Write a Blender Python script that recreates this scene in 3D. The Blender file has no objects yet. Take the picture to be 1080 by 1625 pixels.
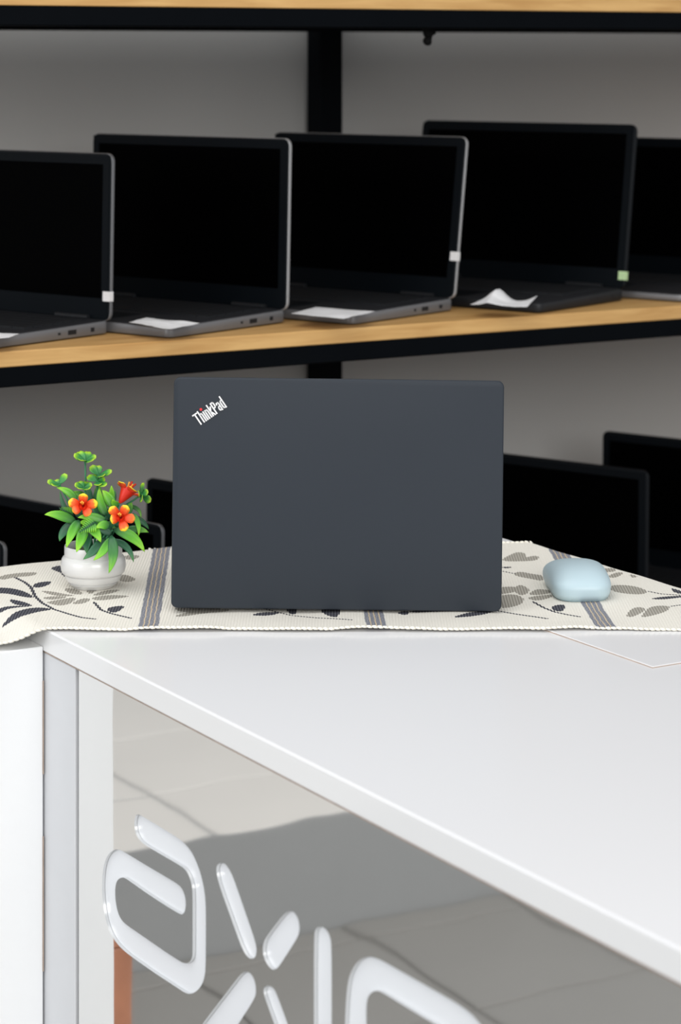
import bpy, bmesh, math, random
import numpy as np
from mathutils import Vector, Matrix, noise as mnoise
random.seed(7)
sc = bpy.context.scene
COL = sc.collection
PI = math.pi

# ------------------------------------------------------------------ camera, world, light, exposure
F, UC, VH, HC = 3836.8, 540.0, 82.0, 1.356           # focal length (px), optical axis column, horizon row, eye height
cam_d = bpy.data.cameras.new('camera')
cam = bpy.data.objects.new('camera', cam_d); COL.objects.link(cam)
cam.location = (0, 0, HC); cam.rotation_euler = (PI/2, 0, 0)
cam_d.sensor_fit = 'VERTICAL'; cam_d.sensor_height = 36; cam_d.sensor_width = 24
cam_d.lens = 85; cam_d.shift_y = -(812.5-VH)/1625
cam_d.clip_start = 0.05; cam_d.clip_end = 60
cam_d.dof.use_dof = True; cam_d.dof.focus_distance = 2.40; cam_d.dof.aperture_fstop = 7.5
sc.camera = cam
sc.view_settings.view_transform = 'Standard'; sc.view_settings.look = 'None'
sc.view_settings.gamma = 1; sc.view_settings.use_curve_mapping = False
sc.view_settings.exposure = 0.45

w = bpy.data.worlds.new('daylight'); sc.world = w; w.use_nodes = True
bgn = w.node_tree.nodes['Background']; bgn.inputs[0].default_value = (0.93, 0.96, 1.0, 1); bgn.inputs[1].default_value = 0.42

def area(name, loc, target, size, size_y, power, color):
    d = bpy.data.lights.new(name, 'AREA'); d.shape = 'RECTANGLE'; d.size = size; d.size_y = size_y
    d.energy = power; d.color = color
    o = bpy.data.objects.new(name, d); COL.objects.link(o); o.location = loc
    o.rotation_euler = (Vector(target)-Vector(loc)).to_track_quat('-Z', 'Y').to_euler()
    return o
area('shopfront_daylight', (2.4, -5.6, 3.6), (0, 2.6, 0.9), 5.0, 3.2, 310, (1.0, 0.985, 0.96))
area('side_window_daylight', (-4.2, -0.6, 1.9), (-0.2, 2.3, 0.6), 3.4, 2.2, 62, (0.97, 0.985, 1.0))
area('ceiling_panel_light', (-0.9, 1.9, 3.2), (-0.9, 2.1, 0), 2.4, 2.4, 31, (1.0, 0.99, 0.97))

# ------------------------------------------------------------------ frames of reference
TH = math.radians(30.8); SA, CA = math.sin(TH), math.cos(TH)
OX, OY = -0.2666, 2.299
ZT = 0.80                                             # counter top
def AB(a, b, z=0.0): return Vector((OX - SA*a + CA*b, OY + CA*a + SA*b, z))
def toab(x, y): return (-(x-OX)*SA + (y-OY)*CA, (x-OX)*CA + (y-OY)*SA)
def onz(u, v, z):
    Y = (HC-z)*F/(v-VH); return Vector(((u-UC)/F*Y, Y, z))
def aty(u, v, Y): return Vector(((u-UC)/F*Y, Y, HC-(v-VH)/F*Y))
RZ_AB = TH                                            # local x = along b, local y = along a (away)

# ------------------------------------------------------------------ materials
def newmat(name):
    m = bpy.data.materials.new(name); m.use_nodes = True
    return m, m.node_tree, m.node_tree.nodes['Principled BSDF']
def mat(name, col, rough=0.5, metal=0.0, spec=0.5, var=0.06, scale=25, bump=0.0, bscale=200, coat=0.0):
    m, nt, p = newmat(name); N = nt.nodes; L = nt.links
    tc = N.new('ShaderNodeTexCoord'); nz = N.new('ShaderNodeTexNoise'); nz.inputs['Scale'].default_value = scale
    nz.inputs['Detail'].default_value = 4
    L.new(tc.outputs['Object'], nz.inputs['Vector'])
    mx = N.new('ShaderNodeMix'); mx.data_type = 'RGBA'
    mx.inputs[6].default_value = (*[c*(1-var) for c in col], 1); mx.inputs[7].default_value = (*[min(1, c*(1+var)) for c in col], 1)
    L.new(nz.outputs['Fac'], mx.inputs[0]); L.new(mx.outputs[2], p.inputs['Base Color'])
    p.inputs['Roughness'].default_value = rough; p.inputs['Metallic'].default_value = metal
    p.inputs['Specular IOR Level'].default_value = spec; p.inputs['Coat Weight'].default_value = coat
    if bump:
        n2 = N.new('ShaderNodeTexNoise'); n2.inputs['Scale'].default_value = bscale; L.new(tc.outputs['Object'], n2.inputs['Vector'])
        b = N.new('ShaderNodeBump'); b.inputs['Strength'].default_value = bump; b.inputs['Distance'].default_value = 0.002
        L.new(n2.outputs['Fac'], b.inputs['Height']); L.new(b.outputs['Normal'], p.inputs['Normal'])
    return m
def wood(name, c1, c2, axis_scale):
    m, nt, p = newmat(name); N = nt.nodes; L = nt.links
    tc = N.new('ShaderNodeTexCoord'); mp = N.new('ShaderNodeMapping'); mp.inputs['Scale'].default_value = axis_scale
    nz = N.new('ShaderNodeTexNoise'); nz.inputs['Scale'].default_value = 6; nz.inputs['Detail'].default_value = 6; nz.inputs['Distortion'].default_value = 0.6
    L.new(tc.outputs['Object'], mp.inputs['Vector']); L.new(mp.outputs['Vector'], nz.inputs['Vector'])
    cr = N.new('ShaderNodeValToRGB'); cr.color_ramp.elements[0].position = 0.35; cr.color_ramp.elements[1].position = 0.68
    cr.color_ramp.elements[0].color = (*c1, 1); cr.color_ramp.elements[1].color = (*c2, 1)
    L.new(nz.outputs['Fac'], cr.inputs['Fac']); L.new(cr.outputs['Color'], p.inputs['Base Color'])
    p.inputs['Roughness'].default_value = 0.5
    return m
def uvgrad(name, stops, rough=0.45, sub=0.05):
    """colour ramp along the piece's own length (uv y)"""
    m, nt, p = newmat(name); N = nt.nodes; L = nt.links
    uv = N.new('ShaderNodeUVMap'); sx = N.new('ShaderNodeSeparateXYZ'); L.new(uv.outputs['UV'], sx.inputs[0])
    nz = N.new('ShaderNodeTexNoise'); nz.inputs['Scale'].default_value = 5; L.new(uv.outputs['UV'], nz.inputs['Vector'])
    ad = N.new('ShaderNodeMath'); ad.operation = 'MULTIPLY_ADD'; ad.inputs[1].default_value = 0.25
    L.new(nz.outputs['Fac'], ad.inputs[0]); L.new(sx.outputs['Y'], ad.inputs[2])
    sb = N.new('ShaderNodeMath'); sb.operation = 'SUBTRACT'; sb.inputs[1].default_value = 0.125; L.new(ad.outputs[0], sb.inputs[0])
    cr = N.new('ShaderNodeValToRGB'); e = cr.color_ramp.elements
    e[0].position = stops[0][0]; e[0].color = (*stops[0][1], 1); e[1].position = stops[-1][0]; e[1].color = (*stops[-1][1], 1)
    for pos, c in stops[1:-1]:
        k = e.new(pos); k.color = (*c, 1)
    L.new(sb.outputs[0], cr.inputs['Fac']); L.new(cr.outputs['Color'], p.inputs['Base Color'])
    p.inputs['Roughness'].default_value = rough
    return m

M = {}
M['wall'] = mat('grey_wall_paint', (0.385, 0.387, 0.382), 0.85, spec=0.2, var=0.05, scale=3, bump=0.05, bscale=60)
M['grout'] = mat('grout', (0.16, 0.15, 0.14), 0.9)
M['tile'] = mat('beige_floor_tile', (0.295, 0.284, 0.267), 0.4, var=0.08, scale=4)
M['tile2'] = mat('window_lit_floor_tile', (0.80, 0.765, 0.72), 0.4, var=0.06, scale=4)  # raised-floor beige tile, lightened: window light is put into its colour
M['riser'] = mat('grey_step_paint', (0.30, 0.306, 0.308), 0.7, var=0.05, scale=5)
M['wood'] = wood('light_oak_board', (0.50, 0.27, 0.085), (0.66, 0.40, 0.15), (1.2, 14, 14))
M['steel_black'] = mat('black_powder_coat', (0.0018, 0.0026, 0.0038), 0.6, spec=0.04, var=0.15)
M['laminate'] = mat('white_gloss_laminate', (0.80, 0.80, 0.815), 0.22, spec=0.45, var=0.012, scale=3, bump=0.02, bscale=6)
M['edgeband'] = mat('white_edge_band', (0.80, 0.80, 0.80), 0.12, spec=0.5, var=0.01, scale=5, bump=0.12, bscale=9)
M['strip'] = mat('pale_grey_strip', (0.62, 0.63, 0.65), 0.3, var=0.03)
M['gap'] = mat('shadow_gap_grey', (0.16, 0.16, 0.165), 0.6)
M['joint'] = mat('raw_board_edge', (0.42, 0.33, 0.27), 0.8, var=0.3, scale=60)
M['white_paint'] = mat('white_gloss_paint', (0.86, 0.87, 0.88), 0.45, var=0.01)
M['acrylic'] = mat('white_acrylic', (0.84, 0.86, 0.89), 0.3, var=0.01)
M['terracotta'] = mat('orange_brown_wood', (0.38, 0.16, 0.09), 0.6, var=0.45, scale=22, bump=0.2, bscale=40)
def mirror_mat():
    m, nt, p = newmat('wavy_mirror_steel'); N = nt.nodes; L = nt.links
    p.inputs['Base Color'].default_value = (0.80, 0.80, 0.79, 1); p.inputs['Metallic'].default_value = 1; p.inputs['Roughness'].default_value = 0.035
    tc = N.new('ShaderNodeTexCoord'); nz = N.new('ShaderNodeTexNoise'); nz.inputs['Scale'].default_value = 7; nz.inputs['Detail'].default_value = 1
    L.new(tc.outputs['Object'], nz.inputs['Vector'])
    b = N.new('ShaderNodeBump'); b.inputs['Strength'].default_value = 0.10; b.inputs['Distance'].default_value = 0.004
    L.new(nz.outputs['Fac'], b.inputs['Height']); L.new(b.outputs['Normal'], p.inputs['Normal'])
    return m
M['mirror'] = mirror_mat()
M['lid'] = mat('charcoal_soft_touch', (0.0285, 0.0345, 0.0435), 0.50, spec=0.18, var=0.04, scale=8, bump=0.03, bscale=900)
M['black_plastic'] = mat('black_plastic', (0.010, 0.011, 0.013), 0.5, spec=0.3)
M['bezel'] = mat('blue_black_bezel', (0.0022, 0.0036, 0.0052), 0.5, spec=0.08)
M['screen'] = mat('switched_off_screen', (0.0004, 0.0004, 0.0005), 0.3, spec=0.012, var=0.2)
M['grey_metal'] = mat('dark_silver_shell', (0.17, 0.172, 0.18), 0.38, metal=0.35)
M['silver'] = mat('silver_shell', (0.36, 0.36, 0.365), 0.4, metal=0.2)
M['graphite'] = mat('graphite_shell', (0.005, 0.0065, 0.0085), 0.5, spec=0.12)
M['deck'] = mat('dark_deck', (0.020, 0.021, 0.024), 0.5, spec=0.2)
M['keys'] = mat('black_keycaps', (0.012, 0.013, 0.015), 0.5, spec=0.3)
M['rubber'] = mat('black_rubber', (0.005, 0.005, 0.005), 0.8, spec=0.1)
M['paper'] = mat('white_paper', (0.72, 0.72, 0.73), 0.8, var=0.04)
M['sticker'] = mat('white_sticker', (0.75, 0.74, 0.74), 0.6, var=0.1, scale=300)
M['green_sticker'] = mat('pale_green_sticker', (0.48, 0.66, 0.36), 0.6, var=0.25, scale=300)
M['logo'] = mat('silver_white_lettering', (0.86, 0.86, 0.87), 0.35, var=0.02)
M['logo_edge'] = mat('black_lettering_edge', (0.02, 0.02, 0.022), 0.5)
M['red'] = mat('red_dot', (0.75, 0.03, 0.04), 0.4)
M['ceramic'] = mat('white_ceramic', (0.70, 0.695, 0.68), 0.28, var=0.01, coat=0.2)
M['soil'] = mat('plant_foam', (0.05, 0.07, 0.03), 0.9, var=0.4, scale=300)
M['mouse'] = mat('pale_blue_plastic', (0.47, 0.60, 0.655), 0.42, var=0.01)
M['mouse_base'] = mat('blue_grey_plastic', (0.36, 0.50, 0.56), 0.5, var=0.02)
M['cord'] = mat('cream_cotton_cord', (0.86, 0.83, 0.74), 0.9, var=0.08, scale=400, spec=0.1)
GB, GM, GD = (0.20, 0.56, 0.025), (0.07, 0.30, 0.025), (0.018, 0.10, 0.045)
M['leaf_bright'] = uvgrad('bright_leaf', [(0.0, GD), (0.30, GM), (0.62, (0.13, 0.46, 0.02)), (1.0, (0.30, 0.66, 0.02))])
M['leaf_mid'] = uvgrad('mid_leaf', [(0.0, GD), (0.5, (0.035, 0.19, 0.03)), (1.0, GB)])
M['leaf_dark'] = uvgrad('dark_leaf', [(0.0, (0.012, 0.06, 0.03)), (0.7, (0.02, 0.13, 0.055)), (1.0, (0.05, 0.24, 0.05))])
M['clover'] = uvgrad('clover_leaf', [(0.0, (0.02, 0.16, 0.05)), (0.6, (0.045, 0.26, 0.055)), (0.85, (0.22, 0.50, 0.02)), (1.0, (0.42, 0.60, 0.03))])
M['petal'] = uvgrad('red_petal_yellow_rim', [(0.0, (0.70, 0.02, 0.005)), (0.45, (0.82, 0.065, 0.012)), (0.72, (0.85, 0.16, 0.015)), (0.84, (0.92, 0.60, 0.015)), (1.0, (0.95, 0.72, 0.02))])
M['petal2'] = uvgrad('red_petal', [(0.0, (0.70, 0.02, 0.005)), (0.5, (0.82, 0.07, 0.015)), (0.9, (0.85, 0.18, 0.02)), (1.0, (0.92, 0.50, 0.02))])
M['stem'] = mat('green_stem', (0.03, 0.20, 0.08), 0.5)
M['stamen'] = mat('orange_stamen', (0.90, 0.35, 0.03), 0.5)

# ------------------------------------------------------------------ mesh helpers
def link(name, me, material=None, parent=None, smooth=False):
    o = bpy.data.objects.new(name, me); COL.objects.link(o)
    if material: me.materials.append(material)
    if smooth:
        me.polygons.foreach_set('use_smooth', [True]*len(me.polygons))
    if parent: o.parent = parent
    return o
def pyd(name, vs, fs, material=None, parent=None, smooth=False):
    me = bpy.data.meshes.new(name); me.from_pydata([tuple(v) for v in vs], [], fs); me.update()
    return link(name, me, material, parent, smooth)
def bmo(name, bm, material=None, parent=None, smooth=False):
    bmesh.ops.recalc_face_normals(bm, faces=bm.faces)
    me = bpy.data.meshes.new(name); bm.to_mesh(me); bm.free()
    return link(name, me, material, parent, smooth)
def box_bm(x0, x1, y0, y1, z0, z1, bev=0.0, seg=2, bm=None):
    own = bm is None
    t = bmesh.new()
    r = bmesh.ops.create_cube(t, size=1)
    for v in t.verts:
        v.co = ((x0+x1)/2+v.co.x*(x1-x0), (y0+y1)/2+v.co.y*(y1-y0), (z0+z1)/2+v.co.z*(z1-z0))
    if bev: bmesh.ops.bevel(t, geom=t.edges[:], offset=bev, segments=seg, profile=0.5, affect='EDGES')
    if own: return t
    me = bpy.data.meshes.new('tmp'); t.to_mesh(me); t.free(); bm.from_mesh(me); bpy.data.meshes.remove(me)
    return bm
def box(name, x0, x1, y0, y1, z0, z1, m, parent=None, bev=0.0, seg=2):
    return bmo(name, box_bm(x0, x1, y0, y1, z0, z1, bev, seg), m, parent)
def rr(w_, h_, r, n=6):
    pts = []
    for cx, cy, a0 in ((w_/2-r, h_/2-r, 0), (-w_/2+r, h_/2-r, 90), (-w_/2+r, -h_/2+r, 180), (w_/2-r, -h_/2+r, 270)):
        for i in range(n+1):
            a = math.radians(a0+90*i/n); pts.append((cx+r*math.cos(a), cy+r*math.sin(a)))
    return pts
def slab_bm(pts, t, bev=0.0, seg=2, bev_bottom=True):
    """outline in xy extruded z 0..t, rim edges bevelled"""
    bm = bmesh.new(); vs = [bm.verts.new((x, y, 0)) for x, y in pts]; f = bm.faces.new(vs)
    r = bmesh.ops.extrude_face_region(bm, geom=[f]); top = [g for g in r['geom'] if isinstance(g, bmesh.types.BMVert)]
    for v in top: v.co.z = t
    if bev:
        es = [e for e in bm.edges if abs(e.verts[0].co.z-e.verts[1].co.z) < 1e-9 and (bev_bottom or e.verts[0].co.z > t/2)]
        bmesh.ops.bevel(bm, geom=es, offset=bev, segments=seg, profile=0.5, affect='EDGES')
    return bm
def tube_bm(pts, rad, n=8, bm=None, closed_ends=True):
    bm = bm or bmesh.new(); rings = []
    pts = [Vector(p) for p in pts]
    for i, p in enumerate(pts):
        t = (pts[min(i+1, len(pts)-1)]-pts[max(i-1, 0)]).normalized()
        ref = Vector((0, 0, 1)) if abs(t.z) < 0.9 else Vector((1, 0, 0))
        s = t.cross(ref).normalized(); q = s.cross(t)
        r = rad[i] if isinstance(rad, (list, tuple)) else rad
        rings.append([bm.verts.new(p+(s*math.cos(2*PI*k/n)+q*math.sin(2*PI*k/n))*r) for k in range(n)])
    for i in range(len(rings)-1):
        for k in range(n):
            bm.faces.new((rings[i][k], rings[i][(k+1) % n], rings[i+1][(k+1) % n], rings[i+1][k]))
    if closed_ends: bm.faces.new(rings[0][::-1]); bm.faces.new(rings[-1])
    return bm
def lathe_bm(prof, n=48):
    bm = bmesh.new(); rings = []
    for r, z in prof:
        rings.append([bm.verts.new((r*math.cos(2*PI*k/n), r*math.sin(2*PI*k/n), z)) for k in range(n)])
    for i in range(len(rings)-1):
        for k in range(n): bm.faces.new((rings[i][k], rings[i][(k+1) % n], rings[i+1][(k+1) % n], rings[i+1][k]))
    bm.faces.new(rings[0][::-1])
    return bm
def tag(o, label, cat, group=None, kind=None):
    o['label'] = label
    if cat: o['category'] = cat
    if group: o['group'] = group
    if kind: o['kind'] = kind
    return o
def struct(o, label=None):
    o['kind'] = 'structure'
    if label: o['label'] = label
    return o
def empty(name, loc, rz=0.0):
    o = bpy.data.objects.new(name, None); COL.objects.link(o); o.empty_display_size = 0.05
    o.location = loc; o.rotation_euler = (0, 0, rz); return o
def smooth_angle(o, deg=35):
    me = o.data; me.polygons.foreach_set('use_smooth', [True]*len(me.polygons))
    me.set_sharp_from_angle(angle=math.radians(deg))

# ------------------------------------------------------------------ the setting (local x along b, y along a)
A_STEP, Z_UP, A_WALL, B_END = 1.106, 0.178, 1.085, -0.08
def ab_root(name): return empty(name, (OX, OY, 0), RZ_AB)
fl = box('floor', -4.6, 4.2, -4.2, 1.20, -0.10, -0.006, M['grout']); fl.location = (OX, OY, 0); fl.rotation_euler = (0, 0, RZ_AB)
struct(fl, 'beige tiled shop floor on the lower level')
tile_me = None
def tiles(parent, bs, as_, z, m):
    cache = {}
    for i in range(len(bs)-1):
        for j in range(len(as_)-1):
            w_, h_ = bs[i+1]-bs[i]-0.005, as_[j+1]-as_[j]-0.005
            key = (round(w_, 4), round(h_, 4))
            if key not in cache:
                bm = box_bm(-w_/2, w_/2, -h_/2, h_/2, -0.008, 0, 0.0012, 1); me = bpy.data.meshes.new('tile'); bm.to_mesh(me); bm.free(); me.materials.append(m); cache[key] = me
            o = bpy.data.objects.new('tile', cache[key]); COL.objects.link(o); o.parent = parent
            o.location = ((bs[i]+bs[i+1])/2, (as_[j]+as_[j+1])/2, z+random.uniform(-0.0006, 0.0004))
b_lines = [-0.968+0.3*k for k in range(-6, 7)]
a_lines = [A_STEP-0.002] + [1.04-0.305*k for k in range(0, 11)]
tiles(fl, b_lines, sorted(a_lines), 0.0, M['tile'])
fu = box('floor.001', -3.2, B_END, A_STEP, 4.4, -0.10, Z_UP-0.0012, M['riser']); fu.location = (OX, OY, 0); fu.rotation_euler = (0, 0, RZ_AB)
struct(fu, 'raised floor with a grey painted step front')
tiles(fu, [-0.753+0.3*k for k in range(-6, 3)], [A_STEP+0.002]+[1.333+0.305*k for k in range(0, 8)], Z_UP, M['tile2'])
wb = box('wall_back', B_END, 4.2, A_WALL, A_WALL+0.12, 0, 2.9, M['wall']); wb.location = (OX, OY, 0); wb.rotation_euler = (0, 0, RZ_AB)
struct(wb, 'grey painted wall behind the shelving')
wl = box('wall_far', -3.2, B_END, 4.3, 4.4, 0, 2.9, M['wall']); wl.location = (OX, OY, 0); wl.rotation_euler = (0, 0, RZ_AB)
struct(wl)

# ------------------------------------------------------------------ shelving
A_SH = 0.479; B0, B1 = -0.06, 1.95; SH_D = 0.56
Z_TOPB, Z_MID, Z_LOW = HC+0.0534, HC-0.3458, HC-0.80
shelf = ab_root('shelving_unit'); tag(shelf, 'black steel shelving with light oak boards against the grey wall', 'shelving')
for zt in (Z_TOPB+0.018, Z_MID, Z_LOW):
    box('shelf_board', B0, B1, A_SH, A_SH+SH_D-0.005, zt-0.018, zt, M['wood'], shelf, 0.001, 1)
    zb = zt-0.018
    box('beam', B0, B1, A_SH+0.001, A_SH+0.036, zb-0.0235, zb, M['steel_black'], shelf, 0.0015, 1)
    box('beam', B0, B1, A_SH+SH_D-0.045, A_SH+SH_D-0.007, zb-0.0235, zb, M['steel_black'], shelf, 0.0015, 1)
    for bb in (B0, B1-0.03):
        box('beam', bb, bb+0.03, A_SH+0.036, A_SH+SH_D-0.045, zb-0.0235, zb, M['steel_black'], shelf)
APO = A_SH+SH_D
def bpost(u, a):
    k = (u-UC)/F; return (k*(OY+CA*a)-(OX-SA*a))/(CA-k*SA)
b_p = bpost(513, APO+0.02)
for bb in (B0, b_p-0.02, B1-0.04):
    box('post', bb, bb+0.04, APO-0.004, APO+0.036, 0, 2.1, M['steel_black'], shelf, 0.002, 1)
for bb in (B0-0.04, B1):
    box('post', bb, bb+0.04, A_SH, A_SH+0.04, 0, 2.1, M['steel_black'], shelf, 0.002, 1)

# ------------------------------------------------------------------ counter with mirrored front and cut-out lettering
TBW, T_END, T_NEAR, SLAB = 0.627, 0.303, -1.45, 0.0222
ct = ab_root('display_counter'); tag(ct, 'white shop counter with mirrored front panel and cut-out lettering', 'counter')
tt = bmo('tabletop', box_bm(0, TBW, T_NEAR, T_END, ZT-SLAB, ZT, 0.0012, 2), M['laminate'], ct)
box('edge_band', -0.0007, 0.0, T_NEAR+0.002, T_END-0.002, ZT-SLAB+0.0012, ZT-0.0014, M['edgeband'], ct)
box('joint_strip', 0.0008, 0.01, T_NEAR+0.01, T_END-0.01, ZT-SLAB-0.0013, ZT-SLAB, M['joint'], ct)
ZB = ZT-SLAB-0.0014
A_C, A_S = 0.0366, -0.0328
box('corner_strip', 0.0006, 0.02, A_S, T_END-0.012, 0.0, ZB, M['strip'], ct, 0.0008, 1)
box('shadow_gap', 0.006, 0.02, A_S-0.0055, A_S-0.0002, 0.0, ZB, M['gap'], ct)
box('side_panel', 0.021, TBW-0.03, T_END-0.03, T_END-0.012, 0.0, ZB, M['laminate'], ct)
box('side_panel', 0.021, TBW-0.03, T_NEAR+0.02, T_NEAR+0.04, 0.0, ZB, M['laminate'], ct)
box('back_panel', TBW-0.045, TBW-0.03, T_NEAR+0.042, T_END-0.032, 0.0, ZB, M['laminate'], ct)
hatch0 = toab(*onz(1035, 1060, ZT).xy)
box('cable_hatch', hatch0[1], TBW-0.012, hatch0[0], hatch0[0]+0.30, ZT-0.002, ZT+0.0012, M['laminate'], ct, 0.0005, 1)
hb = box('hatch_rim', hatch0[1]-0.0012, hatch0[1], hatch0[0]-0.0012, hatch0[0]+0.30, ZT-0.001, ZT+0.0006, M['joint'], ct)
hb = box('hatch_rim', hatch0[1], TBW-0.012, hatch0[0]-0.0012, hatch0[0], ZT-0.001, ZT+0.0006, M['joint'], ct)

hg_a, hg_b = toab(*onz(894, 1008, ZT).xy)
box('hatch_gap', hg_b-0.003, hg_b+0.003, hg_a-0.004, hg_a+0.006, ZT-0.001, ZT+0.0007, M['gap'], ct)
B_MIR = 0.002
def on_panel(u, v):
    """pixel -> (distance along the panel towards the near end, height)"""
    k = (u-UC)/F
    # point AB(a,B_MIR): X = k*Y
    a = (OX+CA*B_MIR - k*(OY+SA*B_MIR))/(SA+k*CA)
    Y = OY+CA*a+SA*B_MIR
    return (-a, HC-(v-VH)/F*Y)
def c5(l): return [(x/3.086+150, y/3.086+1270) for x, y in l]
letters_px = []
letters_px.append(('a', c5([(212,68),(230,75),(320,130),(410,185),(450,220),(480,260),(510,330),(530,400),(543,480),(545,600),(544,800),(540,860),(525,905),(500,935),(470,950),(440,942),(400,915),(300,850),(200,780),(140,735),(100,690),(70,640),(48,560),(38,480),(36,400),(42,330),(55,285),(75,255),(100,240),(125,242),(160,262),(250,317),(340,370),(410,412),(430,435),(443,470),(447,510),(442,545),(430,560),(415,556),(350,517),(250,452),(160,387),(140,377),(120,382),(106,400),(100,440),(102,490),(112,545),(130,585),(155,610),(250,675),(350,745),(420,790),(445,800),(465,793),(478,770),(480,740),(480,600),(480,450),(475,410),(462,370),(445,340),(420,320),(330,268),(240,215),(215,190),(200,160),(194,120),(196,90),(203,73)]), None))
letters_px.append(('x', c5([(595,330),(605,310),(620,303),(640,312),(658,335),(680,380),(735,540),(790,700),(793,740),(788,765),(775,777),(755,773),(738,755),(715,710),(665,570),(615,430),(598,370)]), None))
letters_px.append(('x', c5([(900,590),(935,550),(958,540),(980,550),(997,580),(1004,620),(1000,655),(985,685),(945,748),(905,810),(885,830),(865,828),(845,805),(828,770),(822,730),(828,695),(840,670)]), None))
letters_px.append(('x', c5([(535,1085),(620,975),(700,870),(725,843),(745,838),(768,850),(785,885),(791,930),(785,970),(700,1100),(620,1230),(590,1275),(560,1295),(530,1295),(500,1260),(490,1200),(500,1140)]), None))
letters_px.append(('x', c5([(825,940),(830,915),(850,904),(875,918),(892,950),(945,1095),(1000,1250),(1004,1290),(985,1310),(955,1285),(900,1150),(845,1000)]), None))
letters_px.append(('i', [(498,1485),(501,1473),(508,1469),(517,1474),(523,1484),(526,1500),(526,1620),(526,1780),(522,1800),(512,1803),(503,1792),(498,1770),(498,1620)], None))
letters_px.append(('o', [(547,1625),(550,1570),(555,1545),(567,1525),(582,1517),(600,1521),(625,1535),(690,1572),(730,1595),(755,1615),(780,1650),(795,1690),(800,1740),(800,1830),(790,1860),(765,1870),(735,1855),(660,1810),(600,1772),(570,1740),(555,1700),(548,1660)],
   [(581,1625),(581,1590),(586,1577),(597,1571),(610,1577),(660,1608),(715,1640),(740,1660),(755,1700),(757,1770),(745,1790),(720,1778),(670,1748),(620,1716),(592,1690),(583,1660)]))
def chaikin(p, n=2):
    for _ in range(n):
        q = []
        for i in range(len(p)):
            a, b = p[i], p[(i+1) % len(p)]
            q += [(a[0]*.75+b[0]*.25, a[1]*.75+b[1]*.25), (a[0]*.25+b[0]*.75, a[1]*.25+b[1]*.75)]
        p = q
    return p
def fill_mesh(name, loops, extrude):
    cu = bpy.data.curves.new(name, 'CURVE'); cu.dimensions = '2D'; cu.fill_mode = 'BOTH'; cu.extrude = extrude
    for lp in loops:
        s = cu.splines.new('POLY'); s.points.add(len(lp)-1); s.use_cyclic_u = True
        for i, (x, y) in enumerate(lp): s.points[i].co = (x, y, 0, 1)
    o = bpy.data.objects.new(name, cu); COL.objects.link(o)
    dg = bpy.context.evaluated_depsgraph_get(); me = bpy.data.meshes.new_from_object(o.evaluated_get(dg))
    bpy.data.objects.remove(o); bpy.data.curves.remove(cu)
    return me
loops = [[(-A_S+0.0057, 0.05), (1.40, 0.05), (1.40, ZB), (-A_S+0.0057, ZB)]]
lshapes = []
for nm, outer, inner in letters_px:
    lo = chaikin([on_panel(u, v) for u, v in outer]); li = chaikin([on_panel(u, v) for u, v in inner]) if inner else None
    lshapes.append((nm, lo, li)); loops.append(lo)
    if li: loops.append(li)
me = fill_mesh('front_panel', loops, 0.0014)
# curve (x = towards near end, y = up, z = towards the viewer) -> counter local (x=b, y=a, z)
MP = Matrix(((0, 0, -1, 0), (-1, 0, 0, 0), (0, 1, 0, 0), (0, 0, 0, 1)))
me.transform(Matrix.Translation((B_MIR+0.0014, 0, 0)) @ MP)
fp = link('front_panel', me, M['mirror'], ct); fp['label'] = 'wavy mirrored steel panel with cut-out letters'
for nm, lo, li in lshapes:
    cx = sum(p[0] for p in lo)/len(lo); cy = sum(p[1] for p in lo)/len(lo)
    big = [(cx+(x-cx)*1.04, cy+(y-cy)*1.03) for x, y in lo] if nm != 'a' and nm != 'o' else None
    if big is None:
        xs = [p[0] for p in lo]; ys = [p[1] for p in lo]
        big = [(min(xs)-.004, min(ys)-.004), (max(xs)+.004, min(ys)-.004), (max(xs)+.004, max(ys)+.004), (min(xs)-.004, max(ys)+.004)]
    lm = fill_mesh('letter', [big], 0.001); lm.transform(Matrix.Translation((B_MIR+0.0042, 0, 0)) @ MP)
    link('letter', lm, M['acrylic'], fp)
box('backing_board', B_MIR+0.0054, B_MIR+0.016, -1.40, A_S-0.006, 0.05, ZB, M['laminate'], ct)
box('plinth', B_MIR+0.004, B_MIR+0.018, -1.40, A_S-0.006, 0.0, 0.049, M['gap'], ct)

# white pedestal standing against the counter's corner
PDROP = 0.016
pd = ab_root('white_pedestal'); tag(pd, 'plain white painted pedestal against the end of the mirrored counter', 'pedestal')
box('body', -0.070, -0.0010, A_C, T_END-0.004, 0, ZT-PDROP-0.0012, M['white_paint'], pd, 0.001, 1)
for z0_, z1_ in ((0.12, 0.21), (0.30, 0.36), (0.47, 0.60), (0.66, 0.75)): box('chipped_edge', -0.0018, -0.0008, A_C-0.0008, A_C-0.0001, z0_, z1_, M['joint'], pd)
tp = ab_root('timber_post'); tag(tp, 'short orange-brown timber post mirrored at the left of the counter panel', 'post')
box('shaft', -0.240, -0.165, 0.345, 0.40, 0.0, 0.352, M['terracotta'], tp, 0.004, 2)
box('cap', -0.242, -0.163, 0.343, 0.402, 0.352, 0.364, M['terracotta'], tp, 0.002, 1)

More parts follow.
